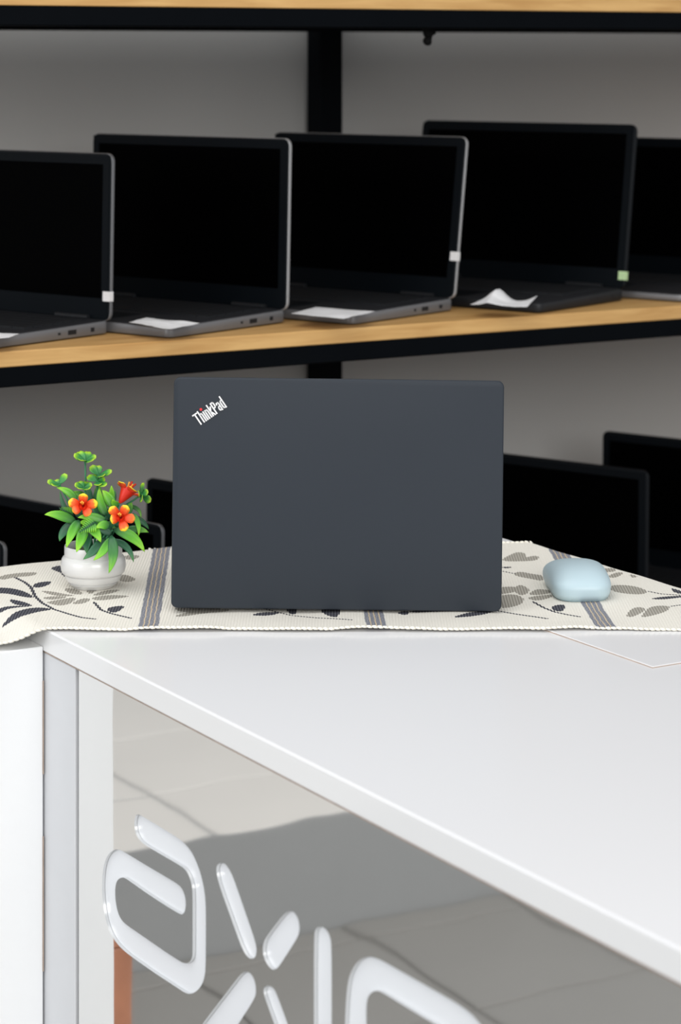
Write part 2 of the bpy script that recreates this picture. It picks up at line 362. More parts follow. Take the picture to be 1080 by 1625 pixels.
# ------------------------------------------------------------------ table runner
def pdrop(b):
    s = np.clip((-b-0.001)/0.045, 0, 1); return PDROP*s*s*(3-2*s)
def tpx(u, v):
    p = onz(u, v, ZT)
    for _ in range(4): p = onz(u, v, ZT-float(pdrop(toab(p.x, p.y)[1])))
    return (p.x, p.y)
def tablepx(l): return [tpx(u, v) for u, v in l]
def cA(l): return tablepx([(x/3.857, y/3.857+860) for x, y in l])
def cM(l): return tablepx([(x/2.7+240, y/2.7+920) for x, y in l])
def cR(l): return tablepx([(x/3.6+780, y/3.6+840) for x, y in l])
def cQ(l): return tablepx([(x/2+540, y/2+620) for x, y in l])
dark_poly = [cA([(195,290),(225,270),(290,262),(325,265),(280,290),(225,300)]), cA([(-60,300),(0,300),(80,305),(160,325),(215,360),(150,357),(60,340),(0,337),(-60,340)]),
    cA([(50,370),(110,378),(165,392),(205,415),(140,412),(80,400)]), cA([(0,515),(80,460),(160,430),(250,422),(330,435),(230,452),(130,482),(60,502)]),
    cA([(-50,450),(0,425),(60,413),(120,411),(200,416),(120,420),(60,428),(0,452)]), cA([(305,180),(360,160),(395,170),(395,218),(350,203)]),
    cA([(645,430),(690,415),(765,410),(740,440),(690,457)]),
    cM([(420,170),(470,155),(560,152),(510,169)]), cM([(570,120),(620,120),(622,160),(590,160)]), cM([(725,150),(740,130),(810,128),(802,178),(760,172)]),
    cR([(50,232),(130,232),(80,242)]), cR([(330,470),(370,450),(420,450),(410,490),(370,492)]), cQ([(185,714),(300,700),(470,698),(400,712)]), cQ([(345,734),(420,712),(500,707),(430,727)]),
    cR([(900,412),(980,400),(1080,398),(1150,400),(1080,408),(960,418)]), cR([(1015,350),(1080,370),(1120,395),(1040,380)]), cM([(1050,155),(1080,145),(1110,150),(1090,165)])]
dark_line = [(cA([(95,235),(150,265),(190,297),(215,350),(260,395),(330,435),(420,460),(500,480),(580,490)]), .0016), (cA([(380,215),(415,242)]), .0016), (cA([(575,390),(620,435),(680,458),(740,475),(800,490)]), .0014),
    (cM([(440,128),(520,148),(600,165),(720,178),(860,188)]), .0010), (cR([(235,432),(300,470),(360,495),(430,510),(500,520)]), .0014), (cQ([(500,708),(580,722),(655,735)]), .0013), (cR([(60,255),(130,270)]), .0009),
    (cR([(895,370),(970,385),(1080,395)]), .0011), (cR([(1020,460),(1090,449)]), .0010)]
taupe_poly = [cA([(245,315),(320,320),(400,338),(470,350),(380,352),(300,337)]), cA([(255,358),(330,348),(430,357),(330,372),(280,367)]), cA([(280,388),(360,372),(470,357),(440,395),(370,412),(320,402)]),
    cA([(400,300),(470,310),(520,345),(440,340),(395,315)]), cA([(560,350),(640,320),(740,310),(700,332),(610,352)]), cA([(550,367),(650,347),(810,348),(720,367),(600,382)]), cA([(520,308),(610,303),(550,350)]), cA([(430,402),(500,366),(560,370),(520,397)]),
    cA([(720,255),(745,215),(790,225),(835,250),(790,267)]), cA([(765,100),(865,100),(820,128),(765,128)]), cA([(0,222),(120,205),(240,205),(200,228),(100,230),(0,252)]),
    cM([(95,168),(180,146),(330,140),(330,152),(230,155),(120,172)]), cM([(95,130),(300,128),(290,152),(120,152)]),
    cR([(55,192),(110,160),(150,145),(195,155),(190,177),(240,165),(270,170),(260,192),(150,200),(80,202)]), cR([(120,270),(160,258),(230,275),(295,285),(295,317),(220,302),(150,287)]),
    cR([(40,350),(130,345),(160,360),(130,380),(40,395)]), cR([(120,365),(145,340),(170,335),(215,360),(205,385),(160,400)]), cR([(205,392),(240,365),(270,358),(330,363),(340,378),(270,392)]), cR([(195,412),(260,395),(345,388),(345,403),(260,428)]), cR([(40,402),(120,390),(180,408),(180,440),(120,462),(40,468)]),
    cR([(635,240),(700,240),(712,258),(640,262)]), cR([(665,280),(720,262),(755,268),(720,290),(680,295)]), cR([(780,275),(840,290),(800,299)]), cR([(675,340),(740,335),(830,345),(895,370),(860,388),(760,387),(680,372)]),
    cR([(765,508),(800,470),(850,462),(880,478),(850,500),(790,522)]), cR([(850,525),(870,495),(900,465),(960,455),(1020,460),(1000,490),(930,512)])]
# the motifs repeat along the cloth: fill the stretch hidden by the laptop and the ends
PER = 0.2195
def shift(l, dx, dy=0): return [(x+dx, y+dy) for x, y in l]
hid = lambda l: sum(p[0] for p in l)/len(l)
for src, dst in ((dark_poly, dark_poly), (taupe_poly, taupe_poly)):
    for l in list(src):
        x = hid(l); y = sum(p[1] for p in l)/len(l)
        if 0.06 < x < 0.25 and y > 2.42: dst.append(shift(l, -0.5*PER-0.06, 0.03))
        if x > 0.28: dst.append(shift(l, PER))
        if x < -0.22: dst.append(shift(l, -PER, 0.01))
nx, ny = 860, 300
X0, X1 = -0.50, 0.60
gx = np.linspace(X0, X1, nx)
rng = np.random.default_rng(3)
def smooth1(n, k):
    v = rng.normal(size=n+4*k); ker = np.hanning(2*k+1); ker /= ker.sum(); v = np.convolve(v, ker, 'same')[2*k:2*k+n]; return v/np.abs(v).max()
wob = smooth1(nx, 45)*0.0025 + smooth1(nx, 12)*0.0008
yf = 2.316 + wob; 
yb = 2.722 + smooth1(nx, 40)*0.003 - 0.037*np.clip((-0.19-gx)/0.02, 0, 1)
tt_ = np.linspace(0, 1, ny)
FX = np.repeat(gx[None, :], ny, 0); FY = yf[None, :]*(1-tt_[:, None]) + yb[None, :]*tt_[:, None]
def fold(d, r):
    d = np.maximum(d, 0); ang = np.minimum(d/r, PI/2)
    out = r*np.sin(ang); down = r*(1-np.cos(ang)) + np.maximum(d-r*PI/2, 0)
    return out, down
def drape(x, y, lift=0.0):
    a = -(x-OX)*SA+(y-OY)*CA; b = (x-OX)*CA+(y-OY)*SA
    z = np.full_like(x, ZT+0.0016)
    o, dn = fold(a-(T_END-0.001), 0.006); a2 = np.where(a > T_END-0.001, T_END-0.001+o, a); z = z-dn
    o, dn = fold(b-(TBW-0.001), 0.006); b2 = np.where(b > TBW-0.001, TBW-0.001+o, b); z = z-dn
    z = z-pdrop(b)
    o, dn = fold(-b-0.071, 0.008); b2 = np.where(b < -0.071, -0.071-o, b2); z = z-dn
    X = OX-SA*a2+CA*b2; Y = OY+CA*a2+SA*b2
    return X, Y, z
def ripple(x, y):
    e = np.clip((2.345-y)/0.03, 0, 1)
    return 0.0006*(1+np.sin(x*61+1.0)*np.cos(y*37)) + e*0.0016*np.clip(np.sin(x*34+0.6)+0.4*np.sin(x*91), 0, 2)
DX, DY, DZ = drape(FX, FY); DZ = DZ + ripple(FX, FY)
pts = np.stack([DX, DY, DZ], -1).reshape(-1, 3).astype(np.float32)
idx = np.arange(nx*ny).reshape(ny, nx)
quads = np.stack([idx[:-1, :-1], idx[:-1, 1:], idx[1:, 1:], idx[1:, :-1]], -1).reshape(-1, 4)
flat = np.stack([FX, FY], -1).reshape(-1, 2)
def sdf(polys, lines):
    D = np.full(len(flat), 0.01)
    for p in polys:
        p = np.array(p); lo = p.min(0)-0.01; hi = p.max(0)+0.01
        m = np.where(np.all((flat > lo) & (flat < hi), 1))[0]
        if not len(m): continue
        q = flat[m]; d = np.full(len(m), 9.0); ins = np.zeros(len(m), bool)
        for i in range(len(p)):
            a, b = p[i], p[(i+1) % len(p)]; e = b-a; t = np.clip(((q-a)@e)/(e@e+1e-12), 0, 1)
            d = np.minimum(d, np.linalg.norm(q-a-t[:, None]*e, axis=1))
            c = (a[1] > q[:, 1]) != (b[1] > q[:, 1])
            ins ^= c & (q[:, 0] < (b[0]-a[0])*(q[:, 1]-a[1])/((b[1]-a[1])+1e-15)+a[0])
        D[m] = np.minimum(D[m], np.where(ins, -d, d))
    for p, wd in lines:
        p = np.array(p); lo = p.min(0)-0.012; hi = p.max(0)+0.012
        m = np.where(np.all((flat > lo) & (flat < hi), 1))[0]
        if not len(m): continue
        q = flat[m]; d = np.full(len(m), 9.0)
        for i in range(len(p)-1):
            a, b = p[i], p[i+1]; e = b-a; t = np.clip(((q-a)@e)/(e@e+1e-12), 0, 1)
            d = np.minimum(d, np.linalg.norm(q-a-t[:, None]*e, axis=1))
        D[m] = np.minimum(D[m], d-wd)
    return D
sd_dark = sdf([chaikin(p, 1) for p in dark_poly], dark_line)*1000-0.35; sd_taupe = sdf([chaikin(p, 1) for p in taupe_poly], [])*1000-0.35
su = np.full(len(flat), 9.0)  # signed distance to the nearest stripe
for c in (-0.4035, -0.1840, 0.0350, 0.2550, 0.4745):
    d = flat[:, 0]-(c-0.039*(flat[:, 1]-2.3134)); su = np.where(np.abs(d) < np.abs(su), d, su)
me = bpy.data.meshes.new('table_runner')
me.vertices.add(len(pts)); me.vertices.foreach_set('co', pts.ravel())
me.loops.add(quads.size); me.loops.foreach_set('vertex_index', quads.ravel().astype(np.int32))
me.polygons.add(len(quads)); me.polygons.foreach_set('loop_start', (np.arange(len(quads))*4).astype(np.int32))
me.update(calc_edges=True)
for nm, arr in (('dark', sd_dark), ('taupe', sd_taupe), ('stripe', su*1000)):
    at = me.attributes.new(nm, 'FLOAT', 'POINT'); at.data.foreach_set('value', arr.astype(np.float32))
at = me.attributes.new('flat', 'FLOAT_VECTOR', 'POINT'); at.data.foreach_set('vector', np.concatenate([flat, np.zeros((len(flat), 1))], 1).astype(np.float32).ravel())
def runner_mat():
    m, nt, p = newmat('woven_cotton_runner'); N = nt.nodes; L = nt.links
    def attr(n): 
        a = N.new('ShaderNodeAttribute'); a.attribute_name = n; return a
    def math_(op, a, b=None, c=None):
        n = N.new('ShaderNodeMath'); n.operation = op
        for i, v in enumerate((a, b, c)):
            if v is None: continue
            if isinstance(v, (int, float)): n.inputs[i].default_value = v
            else: L.new(v, n.inputs[i])
        return n.outputs[0]
    def mixc(f, c1, c2):
        n = N.new('ShaderNodeMix'); n.data_type = 'RGBA'; L.new(f, n.inputs[0])
        for i, c in ((6, c1), (7, c2)):
            if isinstance(c, tuple): n.inputs[i].default_value = (*c, 1)
            else: L.new(c, n.inputs[i])
        return n.outputs[2]
    fv = attr('flat').outputs['Vector']; sep = N.new('ShaderNodeSeparateXYZ'); L.new(fv, sep.inputs[0])
    rib = math_('SINE', math_('MULTIPLY', sep.outputs[0], 2*PI/0.0029))
    nzm = N.new('ShaderNodeMapping'); nzm.inputs['Scale'].default_value = (900, 500, 1); L.new(fv, nzm.inputs['Vector'])
    nz = N.new('ShaderNodeTexNoise'); nz.inputs['Scale'].default_value = 1; nz.inputs['Detail'].default_value = 3; L.new(nzm.outputs[0], nz.inputs['Vector'])
    jag = math_('MULTIPLY_ADD', rib, 0.6, math_('MULTIPLY', nz.outputs['Fac'], 0.5))
    mr = lambda s, w_: math_('SUBTRACT', 1.0, math_('SMOOTH_MIN', 1.0, math_('MAXIMUM', 0.0, math_('MULTIPLY_ADD', s, 1/w_, 0.5)), 0.0))
    fd = mr(math_('ADD', attr('dark').outputs['Fac'], jag), 0.5)
    ft = mr(math_('ADD', attr('taupe').outputs['Fac'], jag), 0.7)
    wv = N.new('ShaderNodeTexNoise'); wv.inputs['Scale'].default_value = 60; L.new(fv, wv.inputs['Vector'])
    sw = math_('ADD', attr('stripe').outputs['Fac'], math_('MULTIPLY', math_('SUBTRACT', wv.outputs['Fac'], 0.5), 3.0))
    sabs = math_('ABSOLUTE', sw)
    fs = mr(math_('SUBTRACT', sabs, 9.6), 0.8)
    # three pale threads inside the band
    l0 = mr(math_('SUBTRACT', sabs, 0.55), 0.5); l1 = mr(math_('SUBTRACT', math_('ABSOLUTE', math_('SUBTRACT', sabs, 4.8)), 0.55), 0.5)
    fl_ = math_('MINIMUM', 1.0, math_('ADD', l0, l1))
    cream = mixc(nz.outputs['Fac'], (0.69, 0.655, 0.575), (0.85, 0.825, 0.76))
    taupe = mixc(math_('MULTIPLY_ADD', rib, 0.35, 0.5), (0.22, 0.205, 0.175), (0.48, 0.455, 0.40))
    dark = mixc(math_('MULTIPLY_ADD', rib, 0.40, math_('MULTIPLY', nz.outputs['Fac'], 0.9)), (0.030, 0.031, 0.042), (0.125, 0.127, 0.145))
    band = mixc(fl_, mixc(math_('MULTIPLY_ADD', nz.outputs['Fac'], 2.2, -0.6), (0.075, 0.085, 0.125), (0.40, 0.405, 0.43)), (0.62, 0.50, 0.34))
    c = mixc(ft, cream, taupe); c = mixc(fd, c, dark); c = mixc(fs, c, band)
    L.new(c, p.inputs['Base Color']); p.inputs['Roughness'].default_value = 0.9; p.inputs['Specular IOR Level'].default_value = 0.1
    bp = N.new('ShaderNodeBump'); bp.inputs['Strength'].default_value = 0.55; bp.inputs['Distance'].default_value = 0.0006
    L.new(math_('MULTIPLY_ADD', rib, 0.5, math_('MULTIPLY', nz.outputs['Fac'], 0.9)), bp.inputs['Height']); L.new(bp.outputs['Normal'], p.inputs['Normal'])
    return m
M['runner'] = runner_mat()
rn = link('table_runner', me, M['runner'], None, True)
tag(rn, 'cream woven table runner with navy and taupe leaf motifs and blue stripes', 'table runner')
sm = rn.modifiers.new('thickness', 'SOLIDIFY'); sm.thickness = 0.0011; sm.offset = 1.0
# plaited hem along both long edges
def hem(name, ys):
    bm = bmesh.new(); step = 0.0052; n = int((X1-X0)/step)
    xs = X0+step*(np.arange(n)+0.5); yy = np.interp(xs, gx, ys)
    hx, hy, hz = drape(xs, yy); hz = hz+ripple(xs, yy)
    for i in range(n-1):
        c = Vector((hx[i], hy[i], hz[i]+0.0011)); dv = Vector((hx[i+1], hy[i+1], hz[i+1]+0.0011))-c
        if dv.length < 1e-6: continue
        ax = dv.normalized(); rot = ax.to_track_quat('X', 'Z').to_matrix().to_4x4() @ Matrix.Rotation(math.radians(24), 4, 'Z') @ Matrix.Rotation(math.radians(14), 4, 'Y')
        r = random.uniform(0.85, 1.15)
        bmesh.ops.create_icosphere(bm, subdivisions=1, radius=1, matrix=Matrix.Translation(c) @ rot @ Matrix.Diagonal((0.0039, 0.0016*r, 0.0015*r, 1)))
    o = bmo(name, bm, M['cord'], rn, True); o['kind'] = 'stuff'; return o
hem('hem_cord', yf-0.0006); hem('hem_cord', yb+0.0006)

# ------------------------------------------------------------------ laptops
def text_mesh(body, height, width, extrude, offset=0.0):
    cu = bpy.data.curves.new('t', 'FONT'); cu.body = body; cu.size = 1; cu.extrude = 0.001; cu.offset = offset; cu.resolution_u = 4
    cu.space_character = 0.96
    o = bpy.data.objects.new('t', cu); COL.objects.link(o)
    dg = bpy.context.evaluated_depsgraph_get(); me = bpy.data.meshes.new_from_object(o.evaluated_get(dg))
    bpy.data.objects.remove(o); bpy.data.curves.remove(cu)
    co = np.zeros(len(me.vertices)*3); me.vertices.foreach_get('co', co); co = co.reshape(-1, 3)
    lo, hi = co.min(0), co.max(0); s = (hi-lo)
    co = (co-lo)/np.where(s > 1e-9, s, 1)*np.array([width, height, extrude]); me.vertices.foreach_set('co', co.ravel()); me.update()
    return me
def keyboard_bm(W, D, z):
    bm = bmesh.new(); kw = W*0.86; rows = 6; kh = D*0.46/rows; n = 14; ks = kw/n
    y0 = -D*0.10
    box_bm(-kw/2-.003, kw/2+.003, y0-D*0.46-.003, y0+.003, z, z+.0006, 0, 1, bm)
    for r in range(rows):
        for c in range(n):
            x = -kw/2+ks*c+(ks*0.0); y = y0-kh*(r+1)
            if r == 5 and 4 <= c <= 8:
                if c != 4: continue
                box_bm(x+.001, x+ks*5-.001, y+.001, y+kh-.001, z+.0006, z+.0022, 0, 1, bm); continue
            box_bm(x+.001, x+ks-.001, y+.001, y+kh-.001, z+.0006, z+.0022, 0, 1, bm)
    return bm
kb_cache = {}
def laptop(name, label, group, loc, rz, W, D, L, lean, shell, lidm, bez, tb=0.017, tl=0.0055, drop=False, ports=True, roll=0.0, edge=None, bw=0.010, chin=0.024, r=0.010):
    """origin at the middle of the base's back lower edge; +y = back, screen faces -y"""
    t = empty(name, loc, rz); t.rotation_euler = (0, roll, rz); tag(t, label, 'laptop', group)
    yb_ = -0.004 if not drop else -tl-0.0015
    bd = slab_bm([(x, y+yb_-D/2) for x, y in rr(W, D, r)], tb-0.0015, 0.0022, 2); 
    for v in bd.verts: v.co.z += 0.0015
    # wedge: thinner towards the front
    for v in bd.verts:
        f_ = (v.co.y-yb_)/-D
        if v.co.z > tb/2: v.co.z -= 0.0035*f_
    b = bmo('base', bd, shell, t); smooth_angle(b, 40)
    pr = slab_bm(rr(W-0.005, D-0.005, r), 0.0007, 0.0003, 1)
    bmesh.ops.translate(pr, verts=pr.verts, vec=(0, -D/2, -0.0003))
    pr = bmo('palm_rest', pr, M['deck'], t); pr.location = (0, yb_, tb-0.0001); pr.rotation_euler = (math.atan(0.0035/D), 0, 0)
    kbm = keyboard_bm(W, D, 0); 
    kb = bmo('keyboard', kbm, M['keys'], t); kb['kind'] = 'stuff'; kb.location = (0, yb_, tb+0.0002); kb.rotation_euler = (math.atan(0.0035/D), 0, 0)
    tpd = box('touchpad', -0.05, 0.05, -D*0.93, -D*0.64, 0, 0.0006, M['graphite'], t, 0.0002, 1); tpd.location = (0, yb_, tb+0.0001); tpd.rotation_euler = (math.atan(0.0035/D), 0, 0)
    for sx in (-1, 1):
        for fy in (0.12, 0.88):
            bmf = bmesh.new(); bmesh.ops.create_cone(bmf, cap_ends=True, segments=12, radius1=0.006, radius2=0.0065, depth=0.0018, matrix=Matrix.Translation((sx*W*0.42, yb_-D*fy, 0.0009)))
            bmo('rubber_foot', bmf, M['rubber'], t)
    hz = 0.0 if drop else tb-0.001
    lid = slab_bm(rr(W, L, r), tl, 0.0018, 3)
    # outline xy -> x,z ; thickness -> y (0 = back face, going -y towards the screen)
    for v in lid.verts:
        x, y, z = v.co; v.co = (x, -z, y+L/2)
    lo = bmo('lid', lid, lidm, t); smooth_angle(lo, 40); lo.location = (0, 0.0, hz); lo.rotation_euler = (-lean, 0, 0)
    ybz = -tl-0.0004
    def frame(n_, w_, h_, zc, wi, hi_, zi, y0, y1, m):
        o4 = [(-w_/2, zc-h_/2), (w_/2, zc-h_/2), (w_/2, zc+h_/2), (-w_/2, zc+h_/2)]; i4 = [(-wi/2, zi-hi_/2), (wi/2, zi-hi_/2), (wi/2, zi+hi_/2), (-wi/2, zi+hi_/2)]
        vs = [(x, y, z) for y in (y0, y1) for x, z in o4+i4]; fs = []
        for k in range(4):
            j = (k+1) % 4
            fs += [(k, j, 4+j, 4+k), (8+k, 12+k, 12+j, 8+j), (k, 8+k, 8+j, j), (4+k, 4+j, 12+j, 12+k)]
        return pyd(n_, vs, fs, m, lo)
    wi, hi_ = W-2*bw-0.006, L-chin-bw-0.006; zi = 0.003+chin+hi_/2
    frame('bezel', W-0.005, L-0.005, L/2, wi, hi_, zi, -tl-0.0012, -tl+0.0003, bez)
    box('screen', -wi/2-0.0005, wi/2+0.0005, -tl-0.0004, -tl+0.0003, zi-hi_/2-0.0005, zi+hi_/2+0.0005, M['screen'], lo)
    for sx in (-1, 1):
        hg = bmesh.new(); bmesh.ops.create_cone(hg, cap_ends=True, segments=14, radius1=0.0032, radius2=0.0032, depth=W*0.16, matrix=Matrix.Translation((sx*W*0.33, -tl-0.0040, tb+0.0022)) @ Matrix.Rotation(PI/2, 4, 'Y'))
        bmo('hinge', hg, M['black_plastic'], t)
    if ports:
        for fy, ww, hh in ((0.30, 0.014, 0.0055), (0.14, 0.006, 0.005), (0.40, 0.004, 0.003)):
            box('port', W/2-0.002, W/2+0.0004, yb_-D*fy-ww/2, yb_-D*fy+ww/2, tb*0.5-hh/2, tb*0.5+hh/2, M['black_plastic'], t)
    if edge:                                            # metal rim round the lid
        rim = slab_bm(rr(W+0.0010, L+0.0010, r), tl-0.0004, 0.0010, 2)
        for v in rim.verts:
            x, y, z = v.co; v.co = (x, -z+0.0004, y+L/2)
        q = bmo('lid_rim', rim, edge, lo); smooth_angle(q, 40)
    return t, lo

# --- the laptop on the counter, seen from behind
LY = 2.380; s_ = LY/F
lx = (533.3-UC)*s_; lz = HC-(968.2-VH)*s_
tpad, lid0 = laptop('laptop', 'open charcoal laptop seen from behind on the table runner', None, (lx, LY, lz), PI+math.radians(0.3), 524.5*s_, 0.222, 366*s_, math.radians(-0.3), M['black_plastic'], M['lid'], M['bezel'], tb=0.016, tl=0.0065, drop=True, ports=False, roll=math.radians(-0.72), r=0.0065)
LW, LL = 524.5*s_, 366*s_
# lettering on the lid, set at a slant
lc = Vector((LW/2-(330-273.5)*s_, 0.0, LL-(654-602.5)*s_))
th_ = math.radians(35)
wd, ht = 53*s_, 22.5*s_
Rb = Matrix(((-1, 0, 0, 0), (0, 0, 1, 0), (0, 1, 0, 0), (0, 0, 0, 1)))
T = Matrix.Translation(lc) @ Rb @ Matrix.Rotation(th_, 4, 'Z') @ Matrix.Translation((-wd/2, -ht/2, 0))
def stroke_word():
    """heavy condensed letters drawn as strokes: (x offset, list of polylines) on a unit cell; cap height 1"""
    out = []; x = 0.0
    def add(adv, *lines):
        nonlocal x
        out.extend([[(x+px, py) for px, py in l] for l in lines]); x += adv
    add(0.50, [(0.0, 0.93), (0.44, 0.93)], [(0.22, 0.93), (0.22, 0.0)])                                            # T
    add(0.40, [(0.07, 0.0), (0.07, 1.0)], [(0.07, 0.60), (0.13, 0.70), (0.24, 0.70), (0.29, 0.60), (0.29, 0.0)])   # h
    dot = (x+0.08, 1.0)
    add(0.20, [(0.08, 0.0), (0.08, 0.74)])                                                                          # i
    add(0.40, [(0.07, 0.0), (0.07, 0.74)], [(0.07, 0.60), (0.13, 0.70), (0.24, 0.70), (0.29, 0.60), (0.29, 0.0)])  # n
    add(0.38, [(0.07, 0.0), (0.07, 1.0)], [(0.28, 0.74), (0.09, 0.38), (0.30, 0.0)])                                # k
    add(0.42, [(0.07, 0.0), (0.07, 0.93), (0.24, 0.93), (0.31, 0.84), (0.31, 0.58), (0.24, 0.48), (0.07, 0.48)])    # P
    add(0.40, [(0.07, 0.56), (0.10, 0.68), (0.24, 0.68), (0.28, 0.60), (0.28, 0.0)], [(0.28, 0.40), (0.12, 0.36), (0.07, 0.26), (0.07, 0.12), (0.12, 0.06), (0.20, 0.08), (0.28, 0.16)])   # a
    add(0.34, [(0.29, 1.0), (0.29, 0.0)], [(0.29, 0.62), (0.20, 0.69), (0.11, 0.66), (0.07, 0.56), (0.07, 0.16), (0.12, 0.06), (0.20, 0.05), (0.29, 0.14)])   # d
    return out, x, dot
def stroke_mesh(lines, W1, wdt, hgt, half, t0, t1, caps=0.0):
    bm = bmesh.new(); sx = wdt/W1; 
    for l in lines:
        for i in range(len(l)-1):
            a = Vector((l[i][0]*sx, l[i][1]*hgt)); b = Vector((l[i+1][0]*sx, l[i+1][1]*hgt)); d = (b-a)
            if d.length < 1e-9: continue
            d.normalize(); n = Vector((-d.y, d.x))*half; a2 = a-d*(half*0.55+caps); b2 = b+d*(half*0.55+caps)
            c4 = [a2-n, b2-n, b2+n, a2+n]
            lo_ = [bm.verts.new((c.x, c.y, t0)) for c in c4]; hi_ = [bm.verts.new((c.x, c.y, t1)) for c in c4]
            bm.faces.new(hi_); bm.faces.new(lo_[::-1])
            for k in range(4): bm.faces.new((lo_[k], lo_[(k+1) % 4], hi_[(k+1) % 4], hi_[k]))
    return bm
wl_, W1, dot = stroke_word()
hgt = 20.0*s_
for nm, half, t0, t1, m in (('lettering_edge', 0.00118, 0.00002, 0.0003, 'logo_edge'), ('lettering', 0.00068, 0.0002, 0.0006, 'logo')):
    bm = stroke_mesh(wl_, W1, wd, hgt, half, t0, t1); bm.transform(T); o = bmo(nm, bm, M[m], lid0)
    o['label'] = 'slanted silver lettering with a red dot' if nm == 'lettering' else 'black outline of the lettering'
bm = bmesh.new(); bmesh.ops.create_cone(bm, cap_ends=True, segments=16, radius1=0.0014, radius2=0.0013, depth=0.0006, matrix=Matrix.Translation((dot[0]*wd/W1-0.0003, dot[1]*hgt-0.0002, 0.0005))); bm.transform(T)
rd = bmo('lettering_dot', bm, M['red'], lid0); rd['label'] = 'red dot over the letter i'

# --- laptops on the shelves
def place(brx, bry, phi, W):
    return (brx-math.cos(phi)*W/2, bry+math.sin(phi)*W/2)
GRP1, GRP2 = 'open laptops in a row on the middle shelf', 'open laptops in a row on the bottom shelf'
PH = math.radians(37.8)
row1 = [ # brb pixel, W, D, lid length, lean, shell, lid, rim, label
  ((178,530), .345, .220, .2045, 1.3, 'grey_metal', 'graphite', 'grey_metal', 'leftmost middle-shelf laptop, cut by the frame, white sticker on its lid edge'),
  ((458,512), .344, .222, .2185, 1.6, 'grey_metal', 'graphite', 'silver', 'second laptop from left on middle shelf, silver lid rim, folded paper on its palm rest'),
  ((723,493), .333, .221, .2165, 8.0, 'grey_metal', 'graphite', 'silver', 'middle-shelf laptop in front of the black post, silver rim with white sticker'),
  ((993,477), .367, .215, .2290, 8.0, 'black_plastic', 'graphite', 'graphite', 'largest all-black laptop on middle shelf with crumpled paper and green sticker')]
deck = []
for (pu, pv), W, D, L, lean, sh, ld, rim, lab in row1:
    q = onz(pu, pv, Z_MID); ox, oy = place(q.x, q.y, PH, W)
    t, lo = laptop('laptop', lab, GRP1, (ox, oy, Z_MID), -PH, W, D, L, math.radians(lean), M[sh], M[ld], M['bezel'], edge=M[rim])
    deck.append((t, lo, W, D, L))
t5, l5 = laptop('laptop', 'silver-based laptop at the right frame edge behind the all-black one', GRP1, (*place(.615, 3.512, PH, .35), Z_MID), -PH, .35, .23, .203, math.radians(3), M['grey_metal'], M['graphite'], M['bezel'], edge=M['graphite'], tb=0.014)
def stick(lo, W, z, m, h=0.012, tl=0.0055):
    o = box('sticker', W/2-0.010, W/2+0.0014, -tl-0.0016, -0.0002, z, z+h, m, lo); return o
stick(deck[0][1], deck[0][2], 0.024, M['sticker']); stick(deck[2][1], deck[2][2], 0.050, M['sticker']); stick(deck[3][1], deck[3][2], 0.012, M['green_sticker'])
row2 = [ # u of back right lower corner, lid top row, label
  (8, .345, .1867, 'bottom-shelf laptop cut by the left frame edge, thin rim beside the runner'),
  (258, .365, .3967, 'bottom-shelf laptop behind the potted plant with rounded pale rim'),
  (515, .325, .625, 'bottom-shelf laptop mostly hidden, corner showing between plant and charcoal laptop'),
  (1028, .350, 1.154, 'bottom-shelf laptop with dark grey bezel right behind the blue mouse'),
  (1290, .345, 1.447, 'bottom-shelf laptop at the right frame edge, behind the one above the mouse')]
for u, W, bq, lab in row2:
    ph = math.radians(42 if u < 600 else 37)
    q = AB(.575, bq); ox, oy = place(q.x, q.y, ph, W)
    laptop('laptop', lab, GRP2, (ox, oy, Z_LOW), -ph, W, (.186 if u < 300 else .205), .197, math.radians(1.0), M['black_plastic'] if u > 600 else M['grey_metal'], M['graphite'], M['bezel'], edge=M['graphite'] if u > 300 else M['grey_metal'])

# papers lying on the laptops
def sheet(name, label, pix, z, amp, seed, fold_=0.0):
    n = 14; vs = []; c = [onz(u, v, z) for u, v in pix]           # four corners near-left, near-right, far-right, far-left
    loc = sum(c, Vector())/4; rnd = random.Random(seed); ox = rnd.uniform(0, 50)
    for j in range(n+1):
        for i in range(n+1):
            s, t = i/n, j/n
            p = (c[0]*(1-s)+c[1]*s)*(1-t)+(c[3]*(1-s)+c[2]*s)*t-loc
            h = amp*(0.5+mnoise.noise(Vector((s*2.2+ox, t*2.2, 0)))+0.4*abs(mnoise.noise(Vector((s*5+ox, t*5, 3)))))
            edge = min(s, 1-s, t, 1-t)
            p.z += max(0.0004, h*(0.35+0.65*min(1, edge*5)) + fold_*(0.25+0.75*t)*(math.exp(-(abs(s-0.30)/0.17)**1.4)+0.55*s**5))
            vs.append(p)
    fs = [(j*(n+1)+i, j*(n+1)+i+1, (j+1)*(n+1)+i+1, (j+1)*(n+1)+i) for j in range(n) for i in range(n)]
    o = pyd(name, vs, fs, M['paper']); o.location = loc
    o.modifiers.new('thickness', 'SOLIDIFY').thickness = 0.0004
    return tag(o, label, 'paper', 'papers lying on the shelf laptops')
ZD = Z_MID+0.0172
sheet('paper_sheet', 'slip of white paper on the leftmost laptop at the frame edge', [(-30,540),(14,536),(30,530),(-30,528)], ZD, 0.002, 1)
sheet('paper_sheet', 'folded white paper on palm rest of second laptop from left', [(205,512),(268,523),(316,514),(232,505)], ZD, 0.004, 2)
sheet('paper_sheet', 'flat white paper on palm rest of laptop before the black post', [(462,498),(545,506),(594,495),(500,488)], ZD, 0.0025, 5)
sheet('paper_wad', 'crumpled white paper peaked on the all-black laptop', [(746,484),(836,490),(852,482),(768,478)], Z_MID+0.0165, 0.004, 9, 0.017)
